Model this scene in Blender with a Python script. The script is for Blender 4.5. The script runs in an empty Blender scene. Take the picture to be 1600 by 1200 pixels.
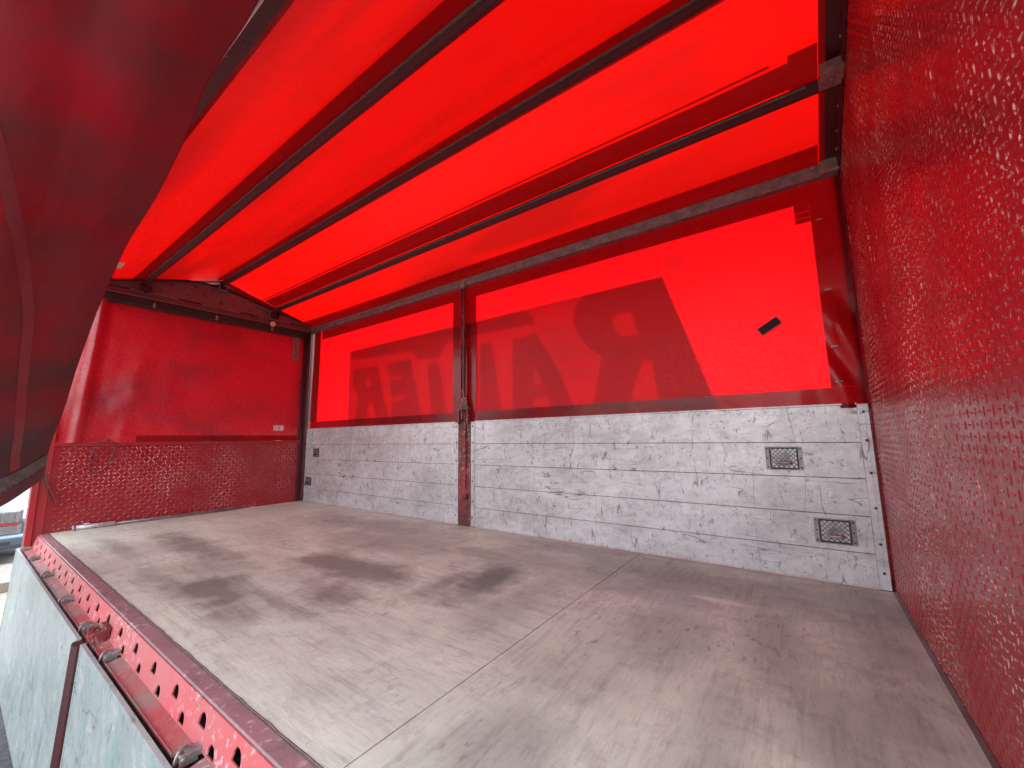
import bpy, bmesh, math, random
from mathutils import Vector, Matrix, noise as mnoise
random.seed(7)
S = bpy.context.scene
C = S.collection
R = math.radians

# ------------------------------------------------------------------ camera
cam_d = bpy.data.cameras.new('camera'); cam = bpy.data.objects.new('camera', cam_d); C.objects.link(cam)
cam_d.sensor_width = 36; cam_d.lens = 36*628.46/1600; cam_d.clip_start = 0.02; cam_d.clip_end = 2000
M = Matrix(((0.81148258, 0.08878363, 0.57759284), (0.58425003, -0.10268946, -0.80505079), (-0.01216264, 0.99074333, -0.13520255))).to_4x4()
M.translation = Vector((5.8788, -0.6432, 0.8319))
cam.matrix_world = M
S.camera = cam

# ------------------------------------------------------------------ light
SUN = Vector((0.05, 0.62, 1.0)).normalized()          # towards the sun: high, beyond the far side of the truck
elev = math.asin(SUN.z); az = math.atan2(SUN.x, SUN.y)
w = bpy.data.worlds.new('World'); S.world = w; w.use_nodes = True
nt = w.node_tree; sky = nt.nodes.new('ShaderNodeTexSky'); sky.sky_type = 'NISHITA'; sky.sun_disc = False
sky.sun_elevation = elev; sky.sun_rotation = az; sky.air_density = 1.0; sky.dust_density = 5.0
bg = nt.nodes['Background']; bg.inputs['Strength'].default_value = 0.15
hs = nt.nodes.new('ShaderNodeHueSaturation'); hs.inputs['Saturation'].default_value = 0.35      # hazy, nearly white sky
nt.links.new(sky.outputs[0], hs.inputs['Color']); nt.links.new(hs.outputs[0], bg.inputs[0])
sd = bpy.data.lights.new('sun', 'SUN'); sd.energy = 2.1; sd.angle = R(0.5); sd.color = (1.0, 0.95, 0.88)
so = bpy.data.objects.new('sun', sd); C.objects.link(so)
so.rotation_euler = SUN.to_track_quat('Z', 'Y').to_euler()
S.view_settings.view_transform = 'Standard'; S.view_settings.look = 'None'
S.view_settings.exposure = 3.2; S.view_settings.gamma = 1
try: S.view_settings.use_curve_mapping = False
except Exception: pass
S.cycles.max_bounces = 12; S.cycles.diffuse_bounces = 6; S.cycles.transmission_bounces = 8; S.cycles.transparent_max_bounces = 16

L, W, HB, HR = 6.2, 2.38, 1.004, 2.5
RID = 1.19; SL = 0.30                                  # ridge and roof slope
def roofz(y): return HR + SL*(W-y) if y > RID else HR + SL*y

# ------------------------------------------------------------------ material helpers
class NT:
    def __init__(s, name):
        s.m = bpy.data.materials.new(name); s.m.use_nodes = True; s.t = s.m.node_tree
        s.t.nodes.clear(); s.out = s.t.nodes.new('ShaderNodeOutputMaterial')
        s.co = s.t.nodes.new('ShaderNodeTexCoord').outputs['Object']
    def n(s, ty, ins=None, **kw):
        x = s.t.nodes.new(ty)
        for k, v in kw.items(): setattr(x, k, v)
        for k, v in (ins or {}).items():
            if isinstance(v, bpy.types.NodeSocket): s.t.links.new(v, x.inputs[k])
            elif v is not None: x.inputs[k].default_value = v
        return x
    def math(s, op, a, b=None, c=None, clamp=False):
        x = s.n('ShaderNodeMath', {0: a, 1: b, 2: c}, operation=op); x.use_clamp = clamp; return x.outputs[0]
    def mapping(s, sc=(1, 1, 1), loc=(0, 0, 0), rot=(0, 0, 0), src=None):
        return s.n('ShaderNodeMapping', {'Vector': src or s.co, 'Scale': sc, 'Location': loc, 'Rotation': rot}).outputs[0]
    def noise(s, scale, detail=4, rough=.55, sc=(1, 1, 1), loc=(0, 0, 0), rot=(0, 0, 0), src=None, dist=0):
        return s.n('ShaderNodeTexNoise', {'Vector': s.mapping(sc, loc, rot, src), 'Scale': scale, 'Detail': detail, 'Roughness': rough, 'Distortion': dist}).outputs[0]
    def ramp(s, f, lo, hi, a=0., b=1.):
        x = s.n('ShaderNodeMapRange', {0: f, 1: lo, 2: hi, 3: a, 4: b}); x.clamp = True; return x.outputs[0]
    def mix(s, f, a, b, mode='MIX'):
        x = s.t.nodes.new('ShaderNodeMix'); x.data_type = 'RGBA'; x.blend_type = mode
        for k, v in ((0, f), (6, a), (7, b)):
            if isinstance(v, bpy.types.NodeSocket): s.t.links.new(v, x.inputs[k])
            else: x.inputs[k].default_value = v if k == 0 else (*v[:3], 1)
        return x.outputs[2]
    def bump(s, h, dist, st=1.0, nrm=None):
        return s.n('ShaderNodeBump', {'Height': h, 'Distance': dist, 'Strength': st, 'Normal': nrm}).outputs[0]
    def pr(s, col, rough=.5, metal=0., nrm=None, spec=.5, coat=0., coatr=.1):
        if not isinstance(col, bpy.types.NodeSocket): col = (*col[:3], 1)
        d = {'Base Color': col, 'Roughness': rough, 'Metallic': metal, 'Specular IOR Level': spec, 'Coat Weight': coat, 'Coat Roughness': coatr}
        if nrm is not None: d['Normal'] = nrm
        return s.n('ShaderNodeBsdfPrincipled', d).outputs[0]
    def done(s, sh): s.t.links.new(sh, s.out.inputs[0]); return s.m

def streak(t, axis_sc, scale, lo, hi, loc=(0, 0, 0), rot=(0, 0, 0)):
    return t.ramp(t.noise(scale, 3, .6, axis_sc, loc, rot), lo, hi)

# tarpaulin: PVC cloth, light shines through it
def tarp(name, refl, trans, k, dirt=(0.10, 0.02, 0.02), dirt_sc=(1, 1, 1), dlo=.5, dhi=.75, damt=.5, rough=.42, fold_shade=None, patch=None, loc=(0,0,0), spec=.35):
    t = NT(name)
    f = t.noise(2.2, 7, .62, dirt_sc, loc)
    d = t.math('MULTIPLY', t.ramp(f, dlo, dhi), damt)
    g = t.noise(38, 2, .5)
    d2 = t.math('MULTIPLY', t.ramp(t.noise(9, 6, .7, dirt_sc, (3, 1, 2)), .60, .74), damt*.9)
    dd = t.math('MAXIMUM', d, d2)
    if fold_shade:
        fo = t.math('MULTIPLY', t.ramp(t.noise(1.0, 2, .4, fold_shade, (5, 2, 1), (0, 0, R(7)), dist=.6), .54, .68), .62)  # soft fold shadows painted as streaks, darkening the cloth like its dirt
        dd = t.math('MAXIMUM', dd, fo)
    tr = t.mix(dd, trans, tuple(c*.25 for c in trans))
    rc = t.mix(dd, refl, dirt)
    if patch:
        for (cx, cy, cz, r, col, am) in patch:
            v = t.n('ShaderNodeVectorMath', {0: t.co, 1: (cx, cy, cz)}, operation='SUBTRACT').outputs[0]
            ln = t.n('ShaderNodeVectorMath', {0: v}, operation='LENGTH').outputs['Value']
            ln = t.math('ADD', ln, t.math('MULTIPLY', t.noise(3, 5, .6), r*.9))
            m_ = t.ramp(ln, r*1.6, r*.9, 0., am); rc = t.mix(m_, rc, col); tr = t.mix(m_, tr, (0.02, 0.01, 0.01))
    weave = t.n('ShaderNodeTexVoronoi', {'Vector': t.co, 'Scale': 420.}).outputs[0]
    nb = t.bump(weave, .0004, .25)
    nb = t.bump(t.noise(3.0, 4, .5), .012, .5, nb)
    p = t.pr(rc, t.ramp(g, .3, .7, rough-.08, rough+.12), 0, nb, spec)
    tl = t.n('ShaderNodeBsdfTranslucent', {'Color': tr}).outputs[0]
    return t.done(t.n('ShaderNodeMixShader', {0: k, 1: p, 2: tl}).outputs[0])

def overlay(name, tint, refl, k, rough=.45):
    """a second layer of cloth or film: lets part of the light straight through"""
    t = NT(name)
    g = t.noise(14, 6, .65)
    p = t.pr(t.mix(t.ramp(g, .55, .75, 0, .6), refl, tuple(c*.45 for c in refl)), rough, 0, t.bump(t.noise(9, 4, .6), .004, .5), .4)
    tr = t.n('ShaderNodeBsdfTransparent', {'Color': (*tint, 1)}).outputs[0]
    return t.done(t.n('ShaderNodeMixShader', {0: k, 1: tr, 2: p}).outputs[0])

def painted(name, base, wear=(0.45, 0.30, 0.27), rust=(0.10, 0.04, 0.025), wlo=.62, whi=.66, wsc=55, rlo=.62, rhi=.72, rough=.33, dirt=.35, dcol=(0.13, 0.06, 0.055), metal=0., wgate=0.45):
    t = NT(name)
    gate = t.ramp(t.noise(1.6, 5, .6, loc=(4, 9, 1)), wgate, wgate+.2)
    we = t.math('MULTIPLY', t.ramp(t.noise(wsc, 4, .65), wlo, whi), gate)
    ru = t.ramp(t.noise(6.5, 8, .7, loc=(2, 3, 7)), rlo, rhi)
    di = t.math('MULTIPLY', t.ramp(t.noise(2.1, 7, .65, loc=(7, 1, 3)), .42, .72), dirt)
    c = t.mix(di, base, dcol); c = t.mix(t.math('MULTIPLY', ru, .8), c, rust); c = t.mix(we, c, wear)
    ro = t.ramp(t.noise(4, 5, .6), .3, .7, rough-.07, rough+.15)
    nb = t.bump(t.noise(60, 4, .6), .0008, .6)
    nb = t.bump(t.noise(5, 3, .5), .006, .35, nb)
    return t.done(t.pr(c, ro, metal, nb, .5))

def plain(name, col, rough=.5, metal=0., var=.3, sc=12, bmp=.001):
    t = NT(name)
    c = t.mix(t.ramp(t.noise(sc, 6, .65), .35, .7), col, tuple(x*(1-var) for x in col))
    return t.done(t.pr(c, rough, metal, t.bump(t.noise(sc*5, 3, .6), bmp, .5)))

# ------------------------------------------------------------------ materials
RED_R = (0.42, 0.014, 0.018)
m_roof = tarp('roof tarpaulin red', (0.26, 0.005, 0.005), (0.88, 0.003, 0.001), .074, dirt_sc=(.35, 1.6, 1), dlo=.50, dhi=.78, damt=.5, fold_shade=(.28, 2.6, 1))  # stretched streaks paint fold shadows along with the dirt
m_curt = tarp('side curtain red', (0.30, 0.006, 0.010), (0.9, 0.003, 0.006), .108, dirt_sc=(.6, 1, 1.6), dlo=.48, dhi=.78, damt=.5, rough=.46, spec=.2)
m_bulkc = tarp('bulkhead curtain red', (0.25, 0.008, 0.014), (0.85, 0.006, 0.016), .088, dirt=(0.085, 0.02, 0.028), dirt_sc=(1, .8, 1.3), dlo=.46, dhi=.74, damt=.8, spec=.7, rough=.28, loc=(3, 3, 3))
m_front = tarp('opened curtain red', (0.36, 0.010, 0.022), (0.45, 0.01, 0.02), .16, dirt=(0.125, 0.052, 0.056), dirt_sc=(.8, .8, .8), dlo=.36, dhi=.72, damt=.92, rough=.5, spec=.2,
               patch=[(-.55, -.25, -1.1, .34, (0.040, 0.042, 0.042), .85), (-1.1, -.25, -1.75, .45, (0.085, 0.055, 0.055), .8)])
m_pale = plain('pale red cloth', (0.30, 0.014, 0.026), .5, var=.3)
m_hemband = plain('dirty grey hem band', (0.15, 0.115, 0.105), .8, var=.5, sc=22, bmp=.004)
m_hem = overlay('doubled hem red', (0.40, 0.08, 0.08), (0.20, 0.008, 0.012), .55, .2)
m_hemd = overlay('doubled dark hem red', (0.30, 0.06, 0.07), (0.10, 0.008, 0.012), .65, .4)
m_hem2 = overlay('thin hem red', (0.62, 0.3, 0.3), (0.20, 0.008, 0.012), .35)
m_shadow = overlay('outer print ground', (0.46, 0.36, 0.36), (0.5, 0.5, 0.5), .12)
m_letter = overlay('outer print letters', (0.50, 0.40, 0.40), (0.5, 0.5, 0.5), .15)
m_wall = painted('red tread plate paint', (0.25, 0.008, 0.013), wear=(0.55, 0.33, 0.28), wlo=.60, whi=.64, wsc=70, rlo=.68, rhi=.8, rough=.22, dirt=.45, dcol=(0.20, 0.03, 0.032), wgate=.44)
m_bar = painted('red tread bar paint', (0.27, 0.009, 0.014), wear=(0.62, 0.42, 0.36), wlo=.51, whi=.58, wsc=75, rlo=.64, rhi=.74, rough=.26, dirt=.3, dcol=(0.22, 0.04, 0.04), wgate=.50)
m_red = painted('red frame paint', (0.36, 0.014, 0.020), rlo=.62, rhi=.74, rough=.38)
m_redworn = painted('worn red rail paint', (0.50, 0.075, 0.085), wear=(0.55, 0.42, 0.38), rust=(0.15, 0.08, 0.06), wlo=.56, whi=.62, wsc=40, rlo=.56, rhi=.72, rough=.45, dirt=.55, dcol=(0.36, 0.19, 0.17), wgate=.4)
m_ledge = painted('muddy red ledge', (0.34, 0.035, 0.04), wear=(0.45, 0.33, 0.30), rust=(0.22, 0.16, 0.14), wlo=.56, whi=.62, wsc=35, rlo=.46, rhi=.6, rough=.5, dirt=.8, dcol=(0.26, 0.19, 0.17), wgate=.4)
m_purple = painted('scuffed maroon angle', (0.26, 0.13, 0.135), wear=(0.42, 0.33, 0.32), rust=(0.13, 0.10, 0.10), wlo=.55, whi=.62, wsc=30, rlo=.5, rhi=.66, rough=.42, dirt=.6, dcol=(0.24, 0.19, 0.185), wgate=.35)
m_maroon = painted('dark maroon steel', (0.055, 0.006, 0.009), wear=(0.14, 0.08, 0.075), rust=(0.05, 0.02, 0.018), rough=.42, dirt=.4, dcol=(0.04, 0.016, 0.018))
m_beam = painted('maroon beam paint', (0.16, 0.06, 0.068), wear=(0.25, 0.17, 0.16), rust=(0.05, 0.02, 0.02), rough=.5, dirt=.5, dcol=(0.15, 0.09, 0.095))
m_batten = plain('maroon batten paint', (0.085, 0.006, 0.010), .75, 0, .4, 20, .002)
m_rust = painted('rusty stanchion', (0.26, 0.018, 0.022), wear=(0.42, 0.28, 0.24), rust=(0.035, 0.018, 0.015), wlo=.54, whi=.6, wsc=40, rlo=.42, rhi=.56, rough=.5, dirt=.4, dcol=(0.09, 0.035, 0.033), wgate=.4)
m_rail = plain('worn grey aluminium', (0.30, 0.27, 0.27), .42, .55, .5, 18, .002)
m_steel = plain('dull zinc steel', (0.36, 0.31, 0.29), .45, .5, .55, 30, .002)
m_dark = plain('dark rubber', (0.02, 0.02, 0.02), .6)
m_black = plain('black gap', (0.008, 0.006, 0.006), .8)
m_white = plain('white paper label', (0.62, 0.50, 0.48), .6, var=.15, sc=60)
m_rope = plain('grimy rope', (0.09, 0.05, 0.045), .8)

def alu(name, base, hang=False):
    t = NT(name)
    c = t.mix(t.ramp(t.noise(1.7, 7, .68), .35, .68), base, tuple(x*.72 for x in base))
    if hang:
        c = t.mix(t.ramp(t.noise(7, 6, .7, (1, 1, .35), rot=(0, R(20), 0)), .42, .66), c, (base[0]*.70, base[1]*.80, base[2]*.79))
    # white scuffs, dark hairline scratches, black nicks
    sc1 = t.ramp(t.noise(5.5, 8, .78, (1, 1, 1.6), (1, 0, 5)), .54, .70, 0, .5)
    c = t.mix(sc1, c, (0.78, 0.74, 0.73))
    if not hang: c = t.mix(t.ramp(t.noise(2.6, 7, .72, (.6, 1, 1), (3, 3, 9)), .50, .68, 0, .55), c, (0.27, 0.235, 0.235))
    def hair(scale, sc, loc, width, gate, rot=(0, 0, 0)):
        n = t.noise(scale, 2, .5, sc, loc, rot, dist=.15)
        a = t.math('ABSOLUTE', t.math('SUBTRACT', n, .5))
        l_ = t.ramp(a, width, width*.35)
        return t.math('MULTIPLY', l_, t.ramp(t.noise(scale*.6, 3, .5, (1, 1, 1), (loc[0]+9, loc[1], loc[2])), gate, gate+.06))
    h = t.math('MAXIMUM', hair(9, (1, 1, .16), (0, 0, 0), .012, .53), hair(8, (.16, 1, 1), (4, 2, 2), .010, .54))
    h = t.math('MAXIMUM', h, hair(34, (1, 1, .22), (8, 1, 3), .018, .54))
    h = t.math('MAXIMUM', h, hair(42, (.5, 1, .8), (2, 7, 3), .016, .55, (0, R(25), 0)))
    if not hang:
        nick = t.math('MULTIPLY', t.ramp(t.noise(13, 5, .7, (1, 1, .45), (3, 5, 1)),   .72, .75), t.ramp(t.noise(1.1, 2, .5, loc=(1, 1, 4)), .42, .52))
        h = t.math('MAXIMUM', h, nick)
        grime = t.math('MULTIPLY', t.ramp(t.noise(11, 7, .75, (.8, 1, 1.5), (6, 1, 1)), .46, .70), .40)
        c = t.mix(grime, c, (0.19, 0.165, 0.165))
        c = t.mix(t.math('MULTIPLY', t.ramp(t.noise(26, 6, .8, (.5, 1, 1), (2, 2, 8)), .52, .70), .32), c, (0.15, 0.13, 0.13))
        c = t.mix(t.ramp(t.noise(16, 7, .8, (1, 1, .4), (1, 8, 8)), .55, .70, 0, .5), c, (0.80, 0.76, 0.76))
    c = t.mix(t.math('MULTIPLY', h, .62 if not hang else .5), c, (0.055, 0.045, 0.05))
    nb = t.bump(t.noise(45, 5, .7, (1, 1, .6)), .0012, .7)
    nb = t.bump(t.noise(6, 4, .6), .006, .5, nb)
    nb = t.bump(h, .001, -.8, nb)
    ro = t.ramp(t.noise(9, 6, .7), .35, .65, .30, .52)
    return t.done(t.pr(c, ro, .35 if not hang else .15, nb))
m_alu = alu('scratched aluminium planks', (0.62, 0.60, 0.595))
m_aluh = alu('bleached aluminium planks', (0.40, 0.44, 0.42), True)

def scraped_wall():
    t = NT('scraped red headboard')
    di = t.math('MULTIPLY', t.ramp(t.noise(2.1, 7, .65, loc=(7, 1, 3)), .42, .72), .5)
    c = t.mix(di, (0.27, 0.009, 0.014), (0.22, 0.035, 0.036))
    gate = t.ramp(t.noise(1.5, 4, .6, loc=(4, 9, 1)), .44, .60)
    sp = t.ramp(t.noise(75, 4, .65), .50, .57)
    st = t.ramp(t.noise(30, 4, .7, (1, 1, .12), rot=(R(8), 0, 0)), .58, .64)
    w_ = t.math('MAXIMUM', t.math('MULTIPLY', sp, gate), t.math('MULTIPLY', st, t.ramp(t.noise(2.4, 3, .6, (1, 1, .5), (1, 5, 1)), .48, .60)))
    c = t.mix(t.math('MULTIPLY', w_, .85), c, (0.68, 0.46, 0.40))
    nb = t.bump(t.noise(60, 4, .6), .0008, .6); nb = t.bump(t.noise(3.5, 3, .5), .010, .4, nb)
    return t.done(t.pr(c, t.ramp(t.noise(4, 5, .6), .3, .7, .2, .36), 0, nb))
m_bar = scraped_wall()
def tread_steel():
    t = NT('tread steel recess')
    a = t.mapping((1, 1, 1), rot=(0, R(45), 0))
    ck = t.n('ShaderNodeTexVoronoi', {'Vector': a, 'Scale': 55.}); ck.distance = 'CHEBYCHEV'; ck.inputs['Randomness'].default_value = .05
    b = t.ramp(ck.outputs['Distance'], .25, .45, 1, 0)
    c = t.mix(b, (0.10, 0.09, 0.09), (0.62, 0.58, 0.58)); c = t.mix(t.ramp(t.noise(14, 5, .6), .45, .7, 0, .6), c, (0.07, 0.06, 0.06))
    return t.done(t.pr(c, .35, .6, t.bump(b, .002, .8)))
m_tread = tread_steel()

def floor_mat():
    t = NT('grey phenolic plywood')
    base = t.mix(t.ramp(t.noise(1.4, 6, .62, (.5, 1.4, 1)), .35, .66), (0.57, 0.63, 0.50), (0.43, 0.465, 0.39))
    base = t.mix(t.ramp(t.noise(2.3, 7, .7, loc=(4, 4, 0)), .50, .68, 0, .55), base, (0.64, 0.69, 0.55))
    base = t.mix(t.ramp(t.noise(1.1, 5, .6, loc=(9, 2, 0)), .52, .70, 0, .45), base, (0.31, 0.31, 0.29))
    # fine grain: across the truck on the front sheets, along it further back
    sep = t.n('ShaderNodeSeparateXYZ', {0: t.co})
    far = t.ramp(sep.outputs[0], 4.83, 4.86, 1, 0)
    gx = t.noise(26, 5, .7, (.10, 1, 1)); gy = t.noise(26, 5, .7, (1, .10, 1), rot=(0, 0, R(6)))
    g = t.n('ShaderNodeMix', {0: far, 2: gy, 3: gx}).outputs[0]
    base = t.mix(t.ramp(g, .50, .72, 0, .45), base, (0.19, 0.17, 0.16))
    base = t.mix(t.ramp(g, .47, .30, 0, .40), base, (0.50, 0.48, 0.44))
    fg = t.n('ShaderNodeMix', {0: far, 2: t.noise(70, 6, .8, (1, .14, 1), rot=(0, 0, R(9))), 3: t.noise(70, 6, .8, (.14, 1, 1), rot=(0, 0, R(-4)))}).outputs[0]
    fgate = t.ramp(t.noise(1.9, 5, .65, loc=(6, 6, 0)), .40, .66, .15, 1.)
    base = t.mix(t.math('MULTIPLY', t.ramp(fg, .52, .66, 0, .62), fgate), base, (0.17, 0.16, 0.145))
    base = t.mix(t.ramp(fg, .46, .34, 0, .5), base, (0.62, 0.66, 0.58))
    base = t.mix(t.ramp(t.noise(7, 8, .78, loc=(3, 0, 0)), .52, .66, 0, .45), base, (0.22, 0.20, 0.185))
    wv = t.math('ABSOLUTE', t.math('SUBTRACT', t.noise(5, 3, .5, (.2, 1, 1), loc=(0, 3, 0), dist=.3), .5))
    base = t.mix(t.math('MULTIPLY', t.ramp(wv, .002, .0005), t.math('MULTIPLY', far, .3)), base, (0.12, 0.11, 0.10))
    # tyre and pallet scuffs
    sc = t.math('MULTIPLY', t.ramp(t.noise(34, 3, .6, (1, .32, 1), rot=(0, 0, R(12))), .60, .66), t.ramp(t.noise(1.3, 3, .5, loc=(0, 6, 0)), .50, .62))
    base = t.mix(t.math('MULTIPLY', sc, .55), base, (0.12, 0.11, 0.105))
    # oil and damp stains, and long dark areas by the boards, each outlined
    nz = t.math('SUBTRACT', t.noise(2.6, 6, .62), .5)
    nz2 = t.math('SUBTRACT', t.noise(9, 4, .6), .5)
    stains = [(4.27, 1.38, .17, .34, 1.0), (4.10, 1.16, .10, .22, .7), (3.05, .95, .25, .09, .8), (2.75, .22, .45, .10, .6), (3.55, .46, .5, .06, .6), (3.9, 1.75, .5, .10, .5), (4.6, 1.2, .12, .5, .35), (5.15, .30, .16, .22, .45), (5.9, .95, .12, .3, .45), (1.35, .25, .5, .07, .5), (4.36, 1.78, .42, .24, .45), (3.36, 1.02, .48, .20, .85), (3.72, .66, .30, .16, .8), (3.10, .32, .40, .17, .9),
              (2.6, .45, .35, .2, .45), (1.75, .62, .85, .13, .75), (3.5, .27, .20, .12, .6), (3.1, 1.62, .7, .35, .5), (5.40, 1.95, 1.1, .34, .55),
              (5.33, 1.20, .22, .30, .40), (5.72, 1.30, .14, .40, .55), (5.60, .75, .10, .45, .35), (6.05, 1.65, .18, .9, .55), (4.9, 2.2, .9, .2, .5), (2.4, 1.9, 1.1, .25, .5), (5.05, .75, .3, .18, .25)]
    m_ = None
    for (x, y, a, b, am) in stains:
        dx = t.math('DIVIDE', t.math('SUBTRACT', sep.outputs[0], x), a); dy = t.math('DIVIDE', t.math('SUBTRACT', sep.outputs[1], y), b)
        d = t.math('SQRT', t.math('ADD', t.math('MULTIPLY', dx, dx), t.math('MULTIPLY', dy, dy)))
        d = t.math('ADD', d, t.math('ADD', t.math('MULTIPLY', nz, 2.6), t.math('MULTIPLY', nz2, .8)))
        v = t.ramp(d, 1.45, .45, 0, am)
        m_ = v if m_ is None else t.math('MAXIMUM', m_, v)
    base = t.mix(t.math('MULTIPLY', m_, .86), base, (0.085, 0.085, 0.075))
    # pale worn rub beside the right panel
    dx = t.math('DIVIDE', t.math('SUBTRACT', sep.outputs[0], 5.47), .13); dy = t.math('DIVIDE', t.math('SUBTRACT', sep.outputs[1], 1.74), .03)
    d = t.math('ADD', t.math('ADD', t.math('MULTIPLY', dx, dx), t.math('MULTIPLY', dy, dy)), t.math('MULTIPLY', nz2, 3))
    base = t.mix(t.ramp(d, 1.4, .3, 0, .7), base, (0.62, 0.58, 0.55))
    sp = t.ramp(t.noise(120, 2, .5), .70, .74)
    base = t.mix(t.math('MULTIPLY', sp, .5), base, (0.07, 0.06, 0.055))
    nb = t.bump(g, .0012, .6); nb = t.bump(fg, .0010, .7, nb); nb = t.bump(t.noise(90, 3, .6), .0008, .5, nb)
    ro = t.ramp(t.noise(3.2, 6, .65), .35, .65, .40, .62)
    return t.done(t.pr(base, ro, 0, nb, .45))
m_floor = floor_mat()

# ------------------------------------------------------------------ geometry helpers
def bm_box(bm, x0, x1, y0, y1, z0, z1, mi=0):
    vs = [bm.verts.new((x, y, z)) for x in (x0, x1) for y in (y0, y1) for z in (z0, z1)]
    for f in ((0, 1, 3, 2), (4, 6, 7, 5), (0, 4, 5, 1), (2, 3, 7, 6), (0, 2, 6, 4), (1, 5, 7, 3)):
        fc = bm.faces.new([vs[i] for i in f]); fc.material_index = mi
    return vs
def prism(bm, prof, axis, a, b, mi=0):
    """prof: closed 2D outline; axis 'x' -> (y,z), 'y' -> (x,z), 'z' -> (x,y)"""
    def P(p, t): return {'x': (t, p[0], p[1]), 'y': (p[0], t, p[1]), 'z': (p[0], p[1], t)}[axis]
    A = [bm.verts.new(P(p, a)) for p in prof]; B = [bm.verts.new(P(p, b)) for p in prof]; n = len(prof)
    for i in range(n):
        f = bm.faces.new((A[i], A[(i+1) % n], B[(i+1) % n], B[i])); f.material_index = mi
    for q in (A[::-1], B):
        f = bm.faces.new(q); f.material_index = mi
def cyl(bm, c, axis, r, h, n=14, r2=None, mi=0, cap=True):
    c = Vector(c); ax = Vector(axis).normalized(); u = ax.orthogonal().normalized(); v = ax.cross(u); r2 = r if r2 is None else r2
    A = [bm.verts.new(c + u*r*math.cos(k*2*math.pi/n) + v*r*math.sin(k*2*math.pi/n)) for k in range(n)]
    B = [bm.verts.new(c + ax*h + u*r2*math.cos(k*2*math.pi/n) + v*r2*math.sin(k*2*math.pi/n)) for k in range(n)]
    for i in range(n):
        f = bm.faces.new((A[i], A[(i+1) % n], B[(i+1) % n], B[i])); f.smooth = True; f.material_index = mi
    if cap:
        for q in (A[::-1], B): bm.faces.new(q).material_index = mi
def tube(bm, pts, r, n=8, closed=False, mi=0):
    pts = [Vector(p) for p in pts]; rings = []; up = None
    for i, p in enumerate(pts):
        a = pts[i-1] if (i > 0 or closed) else p; b = pts[(i+1) % len(pts)] if (i < len(pts)-1 or closed) else p
        d = (b-a).normalized()
        u = d.orthogonal().normalized() if up is None else (up - d*up.dot(d)).normalized()
        up = u; v = d.cross(u)
        rings.append([bm.verts.new(p + u*r*math.cos(k*2*math.pi/n) + v*r*math.sin(k*2*math.pi/n)) for k in range(n)])
    m = len(rings)
    for i in range(m if closed else m-1):
        A, B = rings[i], rings[(i+1) % m]
        for k in range(n):
            f = bm.faces.new((A[k], A[(k+1) % n], B[(k+1) % n], B[k])); f.smooth = True; f.material_index = mi
    if not closed:
        bm.faces.new(rings[0][::-1]); bm.faces.new(rings[-1])
def smoothpts(pts, k=4):
    out = []; pts = [Vector(p) for p in pts]
    for i in range(len(pts)-1):
        p0 = pts[max(i-1, 0)]; p1 = pts[i]; p2 = pts[i+1]; p3 = pts[min(i+2, len(pts)-1)]
        for j in range(k):
            t = j/k; out.append(.5*((2*p1)+(-p0+p2)*t+(2*p0-5*p1+4*p2-p3)*t*t+(-p0+3*p1-3*p2+p3)*t**3))
    out.append(pts[-1]); return out
def obj(name, bm, mats, parent=None, loc=None, bevel=0, norm=True, smooth=False):
    if norm: bmesh.ops.recalc_face_normals(bm, faces=bm.faces[:])
    me = bpy.data.meshes.new(name); bm.to_mesh(me); bm.free()
    for m_ in (mats if isinstance(mats, (list, tuple)) else [mats]): me.materials.append(m_)
    if smooth:
        for p in me.polygons: p.use_smooth = True
    o = bpy.data.objects.new(name, me); C.objects.link(o)
    if bevel:
        b = o.modifiers.new('bevel', 'BEVEL'); b.width = bevel; b.segments = 2; b.limit_method = 'ANGLE'; b.angle_limit = R(35)
    if parent is not None: o.parent = parent
    if loc is not None: o.location = loc
    return o
def tag(o, label=None, cat=None, group=None, kind=None):
    if label: o['label'] = label
    if cat: o['category'] = cat
    if group: o['group'] = group
    if kind: o['kind'] = kind
    return o
def thing(name, label, cat, loc=(0, 0, 0), group=None):
    o = bpy.data.objects.new(name, None); C.objects.link(o); o.location = loc; o.empty_display_size = .1
    return tag(o, label, cat, group)
def plate(outer, holes, thick, bevel=0.):
    """flat plate with real holes, in local XY, as a bmesh"""
    cu = bpy.data.curves.new('tmp', 'CURVE'); cu.dimensions = '2D'; cu.fill_mode = 'BOTH'; cu.extrude = thick/2
    for poly in [outer] + list(holes):
        sp = cu.splines.new('POLY'); sp.points.add(len(poly)-1); sp.use_cyclic_u = True
        for i, p in enumerate(poly): sp.points[i].co = (p[0], p[1], 0, 1)
    o = bpy.data.objects.new('tmp', cu); C.objects.link(o)
    me = bpy.data.meshes.new_from_object(o.evaluated_get(bpy.context.evaluated_depsgraph_get()))
    bm = bmesh.new(); bm.from_mesh(me)
    bpy.data.objects.remove(o); bpy.data.curves.remove(cu); bpy.data.meshes.remove(me)
    return bm
def basis(bm, o, ex, ey):
    o, ex, ey = Vector(o), Vector(ex), Vector(ey); ez = ex.cross(ey)
    for v in bm.verts: v.co = o + ex*v.co.x + ey*v.co.y + ez*v.co.z
def sheet(bm, fn, nu, nv, mi=0):
    g = [[bm.verts.new(fn(i/nu, j/nv)) for j in range(nv+1)] for i in range(nu+1)]
    for i in range(nu):
        for j in range(nv):
            f = bm.faces.new((g[i][j], g[i+1][j], g[i+1][j+1], g[i][j+1])); f.smooth = True; f.material_index = mi
def cloththick(o, th):
    s_ = o.modifiers.new('thickness', 'SOLIDIFY'); s_.thickness = th; s_.offset = 0; return o

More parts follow.
